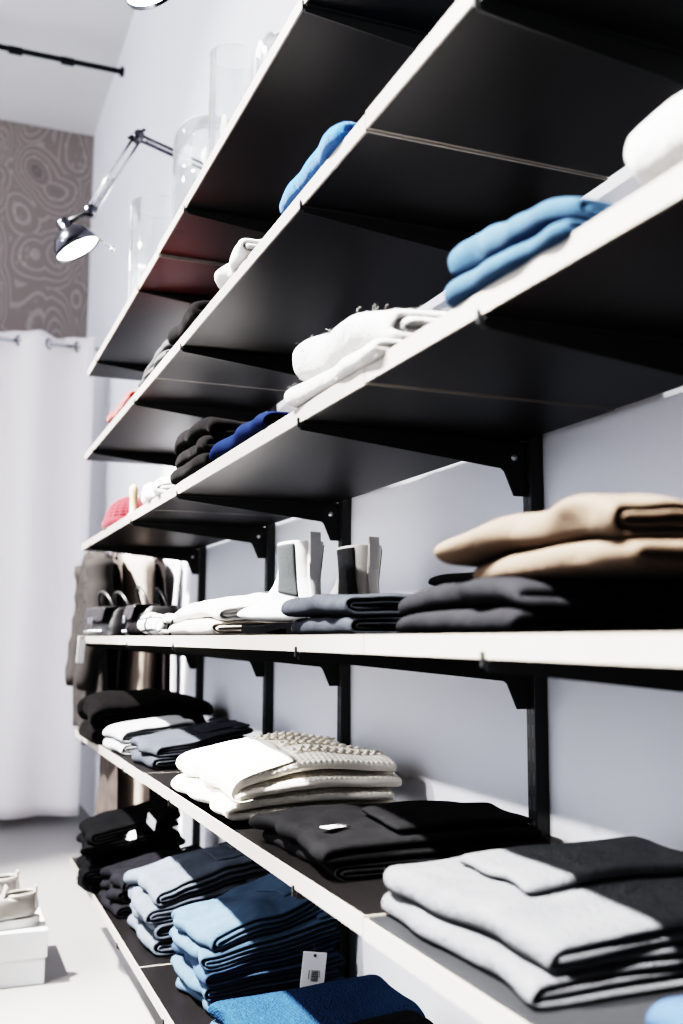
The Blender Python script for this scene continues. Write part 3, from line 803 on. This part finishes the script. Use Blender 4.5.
b = bag((.075, 3.10, TOP[4]), .12, .24, .13, .082, 'black leather bag with arched handles at the far end of the eye-level shelf', 3)
price_tag(b, (-.122, -.10, .0), (0, .08, .2), .022, .075, string=[(0, 0, -.006), (.012, .004, .03), (.045, .01, .06)])
bag((.12, 2.74, TOP[4]), -.05, .22, .14, .080, 'black leather bag with metal buckle, nearer one of the two bags', 5)

# ------------------------------------------------------------------ glass on the top shelf
def vessel(name, loc, prof, label, cat='glass vessel'):
    bm = bmesh.new(); lathe(bm, prof, 48); o = obj(name, bm, 'clear_glass', None, loc)
    m = o.modifiers.new('thick', 'SOLIDIFY'); m.thickness = .003; m.offset = -1
    tag(o, label, cat, 'glassware on the top shelf'); return o
vessel('glass_vase', (.075, 2.60, TOP[1]), [(0, 0), (.073, 0), (.075, .004), (.075, .262)], 'wide clear glass cylinder vase on the top shelf below the desk lamp', 'vase')
dome = [(.081, 0), (.082, .2)] + [(.082*math.cos(a*PI/2/10), .26 + .07*math.sin(a*PI/2/10)) for a in range(1, 10)] + [(0, .33)]
vessel('glass_dome', (.112, 2.22, TOP[1]), dome, 'clear glass bell dome on the top shelf between two cylinders', 'glass dome')
vessel('glass_vase', (.098, 1.96, TOP[1]), [(0, 0), (.048, 0), (.050, .004), (.050, .335)], 'tall narrow clear glass cylinder vase on the top shelf', 'vase')
vessel('glass_jar', (.075, 1.60, TOP[1]), [(0, 0), (.030, 0), (.034, .01), (.034, .13), (.028, .155), (.014, .17), (0, .172)], 'small rounded clear glass jar nearest the camera on the top shelf', 'jar')
vessel('drinking_glass', (.262, .735, TOP[4]+.0), [(0, 0), (.026, 0), (.028, .003), (.032, .165)], 'clear drinking glass standing behind the camel sweaters', 'glass')['group'] = 'glass behind the camel sweaters'

# ------------------------------------------------------------------ lamps
def arm_lamp(y, dz, label):
    t = empty('wall_lamp', (0, y, H0+dz)); tag(t, label, 'lamp', 'articulated wall lamps')
    base, elbow, joint, head = Vector((.352, .0, 1.452)), Vector((.080, 0, 1.528)), Vector((-.055, -.01, 1.262)), Vector((-.094, -.02, 1.145))
    bm = bmesh.new(); tube(bm, [(.3585, 0, 1.452), (.345, 0, 1.452)], .036, 28); tube(bm, [(.345, 0, 1.452), (.325, 0, 1.459)], .014, 16); obj('wall_mount', bm, 'smoked_chrome', t)
    def pair(a, b, nm, gap=.012):
        d = (b-a).normalized(); s = d.cross(Vector((0,1,0))).normalized()
        for sg in (-1, 1):
            bm = bmesh.new(); tube(bm, [a + s*gap*sg, b + s*gap*sg], .0045, 10); obj('rod', bm, 'chrome' if nm == 'l' else 'smoked_chrome', t)
        bm = bmesh.new(); pts = []
        for k in range(161):
            f = k/160; ang = f*2*PI*26; c = a.lerp(b, .55 + .36*f)
            pts.append(c + s*.006*math.cos(ang) + Vector((0,1,0))*.006*math.sin(ang))
        tube(bm, pts, .0011, 5); obj('spring', bm, 'chrome', t)
    pair(base + Vector((-.02, 0, .005)), elbow, 'u', .009); pair(elbow, joint, 'l', .011)
    for p in (elbow, joint):
        bm = bmesh.new(); tube(bm, [p + Vector((0, -.016, 0)), p + Vector((0, .016, 0))], .017, 20); obj('joint', bm, 'smoked_chrome', t)
    bm = bmesh.new(); tube(bm, [elbow + Vector((.02, 0, .028)), elbow + Vector((-.03, 0, -.01))], .005, 8); obj('elbow_plate', bm, 'black_steel', t)
    # head: a bell opening downwards, tilted
    aim = Vector((.46, -.08, -.80)).normalized()
    hd = empty('lamp_shade', head); hd.parent = t
    q = aim.to_track_quat('-Z', 'Y'); hd.rotation_euler = q.to_euler()
    bpy.data.objects.remove(hd)
    bm = bmesh.new()
    prof = [(.0, .088), (.018, .088), (.021, .080), (.022, .055), (.036, .050), (.052, .036), (.063, .014), (.068, -.012)]
    prof = prof + [(.066, -.012), (.061, .012), (.050, .033), (.035, .046), (0, .048)]
    lathe(bm, prof, 40)
    o = obj('lamp_shade', bm, 'smoked_chrome', t, head, tuple(q.to_euler()))
    bm = bmesh.new(); lathe(bm, [(0, -.006), (.03, -.008), (.058, -.009), (.063, -.006)], 32); obj('bulb', bm, 'lamp_glow', o)
    bm = bmesh.new(); tube(bm, [joint, head - aim*.075], .008, 12); obj('neck', bm, 'black_steel', t)
    bm = bmesh.new(); tube(bm, [head + Vector((.045, -.01, .035)), head + Vector((.10, -.012, .008))], .003, 8); bmesh.ops.create_uvsphere(bm, u_segments=12, v_segments=8, radius=.008, matrix=Matrix.Translation(head + Vector((.105, -.012, .004))))
    obj('handle', bm, 'chrome', t)
arm_lamp(3.0, 0, 'chrome articulated wall lamp glowing at the far end above the glass vase')
arm_lamp(1.86, .115, 'articulated wall lamp cut off by the top of the picture')

# ------------------------------------------------------------------ curtain, rails, hanging clothes
t = empty('curtain', (0, 5.30, 0)); tag(t, 'floor-length white eyelet curtain left of the shelves', 'curtain')
per = .29; x0c, x1c = -1.15, .275
def cur(u, v):
    x = x0c + (x1c-x0c)*u; z = 1.552+H0 - (1.552+H0-.035)*v
    a = .050*(1 - .25*v) ; ph = 2*PI*(x-.045)/per
    y = a*math.sin(ph + .5*fbm(x*2, v*1.5, 0, 4)*v) + .012*fbm(x*9, v*3, 0, 8)
    return Vector((x + .012*fbm(x*3, v*2, 0, 3)*v, y, z - (.012*(1+math.sin(ph*2))/2 if v == 0 else 0)))
bm = bmesh.new(); grid(bm, cur, 170, 40, lambda u, v: (u*1.4, v*2.4)); o = obj('cloth', bm, 'curtain_cloth', t); solid(o, .002, 0)
k = 0
xx = .045 - per*4
while xx < x1c:
    if xx > x0c:
        bm = bmesh.new(); tube(bm, [(0.024*math.cos(q*PI/12), 0, .024*math.sin(q*PI/12)) for q in range(25)], .005, 8, cap=False)
        obj('eyelet', bm, 'smoked_chrome', t, (xx, 0, 1.495+H0), (0, 0, .9))
    xx += per/2
bm = bmesh.new(); tube(bm, [(-1.3, 0, 0), (.352, 0, 0)], .010, 14); o = obj('curtain_rod', bm, 'chrome', None, (0, 5.30, 1.495+H0)); tag(o, 'slim metal rod carrying the white curtain', 'curtain rod')
t = empty('ceiling_rail', (0, 5.18, 2.985+H0)); tag(t, 'thin black rail running out from the wall below the ceiling', 'rail')
bm = bmesh.new(); tube(bm, [(-1.3, 0, 0), (.345, 0, 0)], .014, 12); obj('bar', bm, 'black_steel', t)
bm = bmesh.new(); tube(bm, [(.342, 0, 0), (.359, 0, 0)], .026, 16); obj('wall_flange', bm, 'black_steel', t)
for xx in (.07, -.19, -.5):
    bm = bmesh.new(); box(bm, xx-.035, xx+.035, -.016, .016, -.020, .012, bev=.004); obj('clip', bm, 'black_steel', t)

bm = bmesh.new(); tube(bm, [(.075, 0, 0), (.352, 0, 0)], .010, 12); tube(bm, [(.350, 0, 0), (.3595, 0, 0)], .024, 16)
o = obj('clothes_rail', bm, 'black_steel', None, (0, 3.62, .315+H0)); tag(o, 'short black clothes rail beyond the shelf end', 'clothes rail')
def hanging(name, xc, wx, wy, z1, z0, mat, label, cat, seed, sleeves=False, flare=.2, folds=9, amp=.14):
    """garment on a hanger seen edge on; its shoulders run along y"""
    ztop = z1
    t = empty(name, (xc, 3.62, H0)); tag(t, label, cat, 'clothes on the rail')
    bm = bmesh.new(); tube(bm, [(0, -wy*.42, z1-.055), (0, -wy*.2, z1-.030), (0, 0, z1-.018), (0, wy*.2, z1-.030), (0, wy*.42, z1-.055)], .006, 8)
    tube(bm, [(0, 0, z1-.02), (0, 0, .315-.028)] + [(.0, -.016*math.sin(a*PI/8), .315 - .016*math.cos(a*PI/8)) for a in range(2, 13)], .002, 6)
    obj('hanger', bm, 'chrome', t)
    bm = bmesh.new()
    def f(u, v):
        th = u*2*PI; c, s = math.cos(th), math.sin(th)
        z = z1 - (z1-z0)*v
        k = min(1, v/.05); sh = .65 + .35*math.sin(k*PI/2)
        y = wy/2*s*(.30 + .70*k**.6)*(1 + .10*v)
        r = wx/2*sh*(1 + flare*v)
        fold = amp*math.sin(th*folds + 2.2*fbm(th, v*2, 0, seed) + seed)*min(1, .25 + v*1.5)
        x = r*c*(1 + fold) + .018*fbm(s*2, v*3, 1, seed)
        zz = z - (.035*s*s if v < .02 else 0) - .012*fbm(c*2, s*2, 0, seed)*v
        return Vector((x, y, zz))
    V = grid(bm, f, 96, 36, lambda u, v: (u*.8, v*1.0), closed_u=True)
    obj('body', bm, mat, t)
    if sleeves:
        for sg in (-1, 1):
            bm = bmesh.new(); pts = []; rs = []
            for i in range(16):
                fz = i/15
                pts.append((.01*math.sin(fz*5) - .02*fz - .01, sg*(wy*.40 + .03*math.sin(fz*PI)), z1 - .05 - .42*fz)); rs.append((.045 - .012*fz)*(1 + .08*math.sin(fz*30)))
            tube(bm, pts, rs, 14); obj('sleeve', bm, mat, t)
    return t
hanging('grey_coat', .086, .080, .36, .305, -.305, 'coat_grey', 'grey wool coat hanging leftmost on the short rail', 'coat', 1, sleeves=True, flare=.20, folds=5, amp=.16)
hanging('brown_dress', .150, .016, .34, .305, -.68, 'cloth_brown', 'dark brown dress hanging between the grey coat and the beige dress', 'dress', 3, flare=.1)
hanging('beige_dress', .228, .108, .34, .305, -.62, 'cloth_beige', 'beige dress with soft vertical folds on the rail', 'dress', 4, flare=.10, folds=6)
hanging('black_dress', .299, .014, .34, .305, -.60, 'cloth_dark', 'black dress hanging between beige and white clothes', 'dress', 5, flare=.1)
hanging('white_shirt', .331, .036, .34, .305, -.64, 'cloth_white', 'long white shirt hanging nearest the wall', 'shirt', 6, flare=.05, folds=5, amp=.08)

# ------------------------------------------------------------------ shoe box and sneakers
t = empty('shoe_box', (-.275, 3.06, 0), 0); tag(t, 'white shoe box on the floor under the sneakers', 'box')
bm = bx(-.163, .163, -.163, .163, 0, .085, bev=.001, seg=1); obj('box_body', bm, 'white_card', t, smooth=False)
bm = bx(-.168, .168, -.168, .168, .068, .138, bev=.0015, seg=1); obj('lid', bm, 'white_card', t, smooth=False)
SN = [((-.055,.085),(.030,.078),.032), ((-.058,.070),(.045,.074),.033), ((-.062,.050),(.075,.082),.036), ((-.064,.030),(.110,.078),.037), ((-.050,.012),(.135,.066),.038),
      ((.0,.008),(.160,.052),.041), ((.07,.008),(.185,.040),.046), ((.14,.009),(.205,.030),.044), ((.18,.012),(.215,.022),.028), ((.20,.014),(.218,.018),.012)]
def sneaker(loc, rot, label):
    t = empty('sneaker', loc, rot); t.scale = (.88, .88, .86); tag(t, label, 'sneaker', 'pair of sneakers on the box')
    global BOOT
    keep = BOOT; BOOT = SN
    bm = bmesh.new(); nb = len(SN)-1
    V = grid(bm, lambda u, v: boot_surface(v*nb, u*2*PI), 32, 37, lambda u, v: (u*.3, v*.4), closed_u=True)
    bm.faces.new([V[i][-1] for i in range(32)])
    o = obj('upper', bm, 'silver_leather', t, (0, 0, .016)); solid(o, .004, 1, off=-1)
    bm = bmesh.new(); pts = [boot_surface(.0, 2*PI*k/32) for k in range(33)]; tube(bm, pts, .0055, 8, cap=False); obj('padded_collar', bm, 'silver_leather', t, (0, 0, .016))
    bm = bmesh.new(); bm.faces.new([bm.verts.new(boot_surface(1.0, 2*PI*k/32, -.005)) for k in range(32)]); obj('insole', bm, 'lining_dark', t, (0, 0, .016))
    bm = bmesh.new()
    grid(bm, lambda u, v: boot_surface(.15 + v*2.6, PI + (u-.5)*1.3, .0018), 8, 12); e = obj('heel_patch', bm, 'sole_white', t, (0, 0, .016)); solid(e, .002, 0)
    bm = bmesh.new()
    grid(bm, lambda u, v: Vector((.030 + .012*v + .004*math.sin(u*PI), (u-.5)*.040, .070 + .040*(1-v))), 8, 8); e = obj('tongue', bm, 'silver_leather', t, (0, 0, .016)); solid(e, .006, 1)
    bm = bmesh.new()
    grid(bm, lambda u, v: Vector((-.055 - .004*v + .006*(1-math.sin(u*PI)), (u-.5)*.034, .078 + .026*v)), 8, 6); e = obj('heel_tab', bm, 'silver_leather', t, (0, 0, .016)); solid(e, .006, 1)
    for k in range(5):
        bm = bmesh.new(); i = 2.1 + k*.75
        tube(bm, [boot_surface(i + .1*math.sin(j), (j/12-.5)*1.5, .004) for j in range(13)], .0028, 6); obj('lace', bm, 'sole_white', t, (0, 0, .016))
    BOOT = keep
    bm = bmesh.new(); ol = []
    for k in range(44):
        th = 2*PI*k/44; c, s = math.cos(th), math.sin(th); x = .077 + .148*c
        w = .046 - .010*max(0, -c)**.7 - .006*math.exp(-((x-.04)/.04)**2); ol.append((x, w*math.copysign(abs(s)**.75, s)))
    lo = [bm.verts.new((x, y, 0)) for x, y in ol]; hi = [bm.verts.new((x*1.005, y*1.03, .028)) for x, y in ol]
    bm.faces.new(lo[::-1]); bm.faces.new(hi)
    for k in range(44): bm.faces.new((lo[k], lo[(k+1)%44], hi[(k+1)%44], hi[k]))
    obj('sole', bm, 'sole_white', t, smooth=False)
sneaker((-.185, 2.950, .138), PI+.1, 'silver-grey sneaker nearer to the camera on the white shoe box')
sneaker((-.218, 3.150, .138), PI+.02, 'silver-grey sneaker farther back on the white shoe box')

# ------------------------------------------------------------------ camera
f, yaw, pitch, xc, ro = 1022.632, .3758, .1238, -.4251, .0056
F = Vector((math.sin(yaw)*math.cos(pitch), math.cos(yaw)*math.cos(pitch), math.sin(pitch)))
R = Vector((math.cos(yaw), -math.sin(yaw), 0)); U = R.cross(F)
R, U = R*math.cos(ro) + U*math.sin(ro), U*math.cos(ro) - R*math.sin(ro)
cam = bpy.data.cameras.new('camera'); co = bpy.data.objects.new('camera', cam); C.objects.link(co)
co.matrix_world = Matrix(((R.x, U.x, -F.x, xc), (R.y, U.y, -F.y, 0), (R.z, U.z, -F.z, H0), (0, 0, 0, 1)))
cam.sensor_fit = 'VERTICAL'; cam.sensor_height = 36; cam.sensor_width = 24; cam.lens = 36*f/1024
cam.clip_start = .02
cam.dof.use_dof = True; cam.dof.focus_distance = 1.62; cam.dof.aperture_fstop = 4.0
bpy.context.scene.camera = co

# ------------------------------------------------------------------ light
def spot(loc, target, energy, size, angle, blend=.5, col=(1,1,1)):
    l = bpy.data.lights.new('ceiling_spot', 'SPOT'); l.energy = energy; l.shadow_soft_size = size; l.spot_size = angle; l.spot_blend = blend; l.color = col
    o = bpy.data.objects.new('ceiling_spot', l); C.objects.link(o); o.location = loc
    o.rotation_euler = (Vector(target)-Vector(loc)).to_track_quat('-Z', 'Y').to_euler(); return o
for y in (-.2, 1.3, 2.8):
    spot((-1.62, y+.15, H0+2.5), (.1, y+.1, H0-.2), 2900, .05, .88, .45, (1, .975, .95))
for y in (.8, 2.6):
    spot((-4.4, y, H0+2.68), (.36, y, H0), 440, .08, .9, .5, (1, .98, .97))
w = bpy.data.worlds.new('world'); bpy.context.scene.world = w; w.use_nodes = True
bg = w.node_tree.nodes['Background']; bg.inputs[0].default_value = (.86, .90, 1.0, 1); bg.inputs[1].default_value = 1.6
vs = bpy.context.scene.view_settings
vs.view_transform = 'Filmic'; vs.look = 'Very High Contrast'; vs.exposure = .68
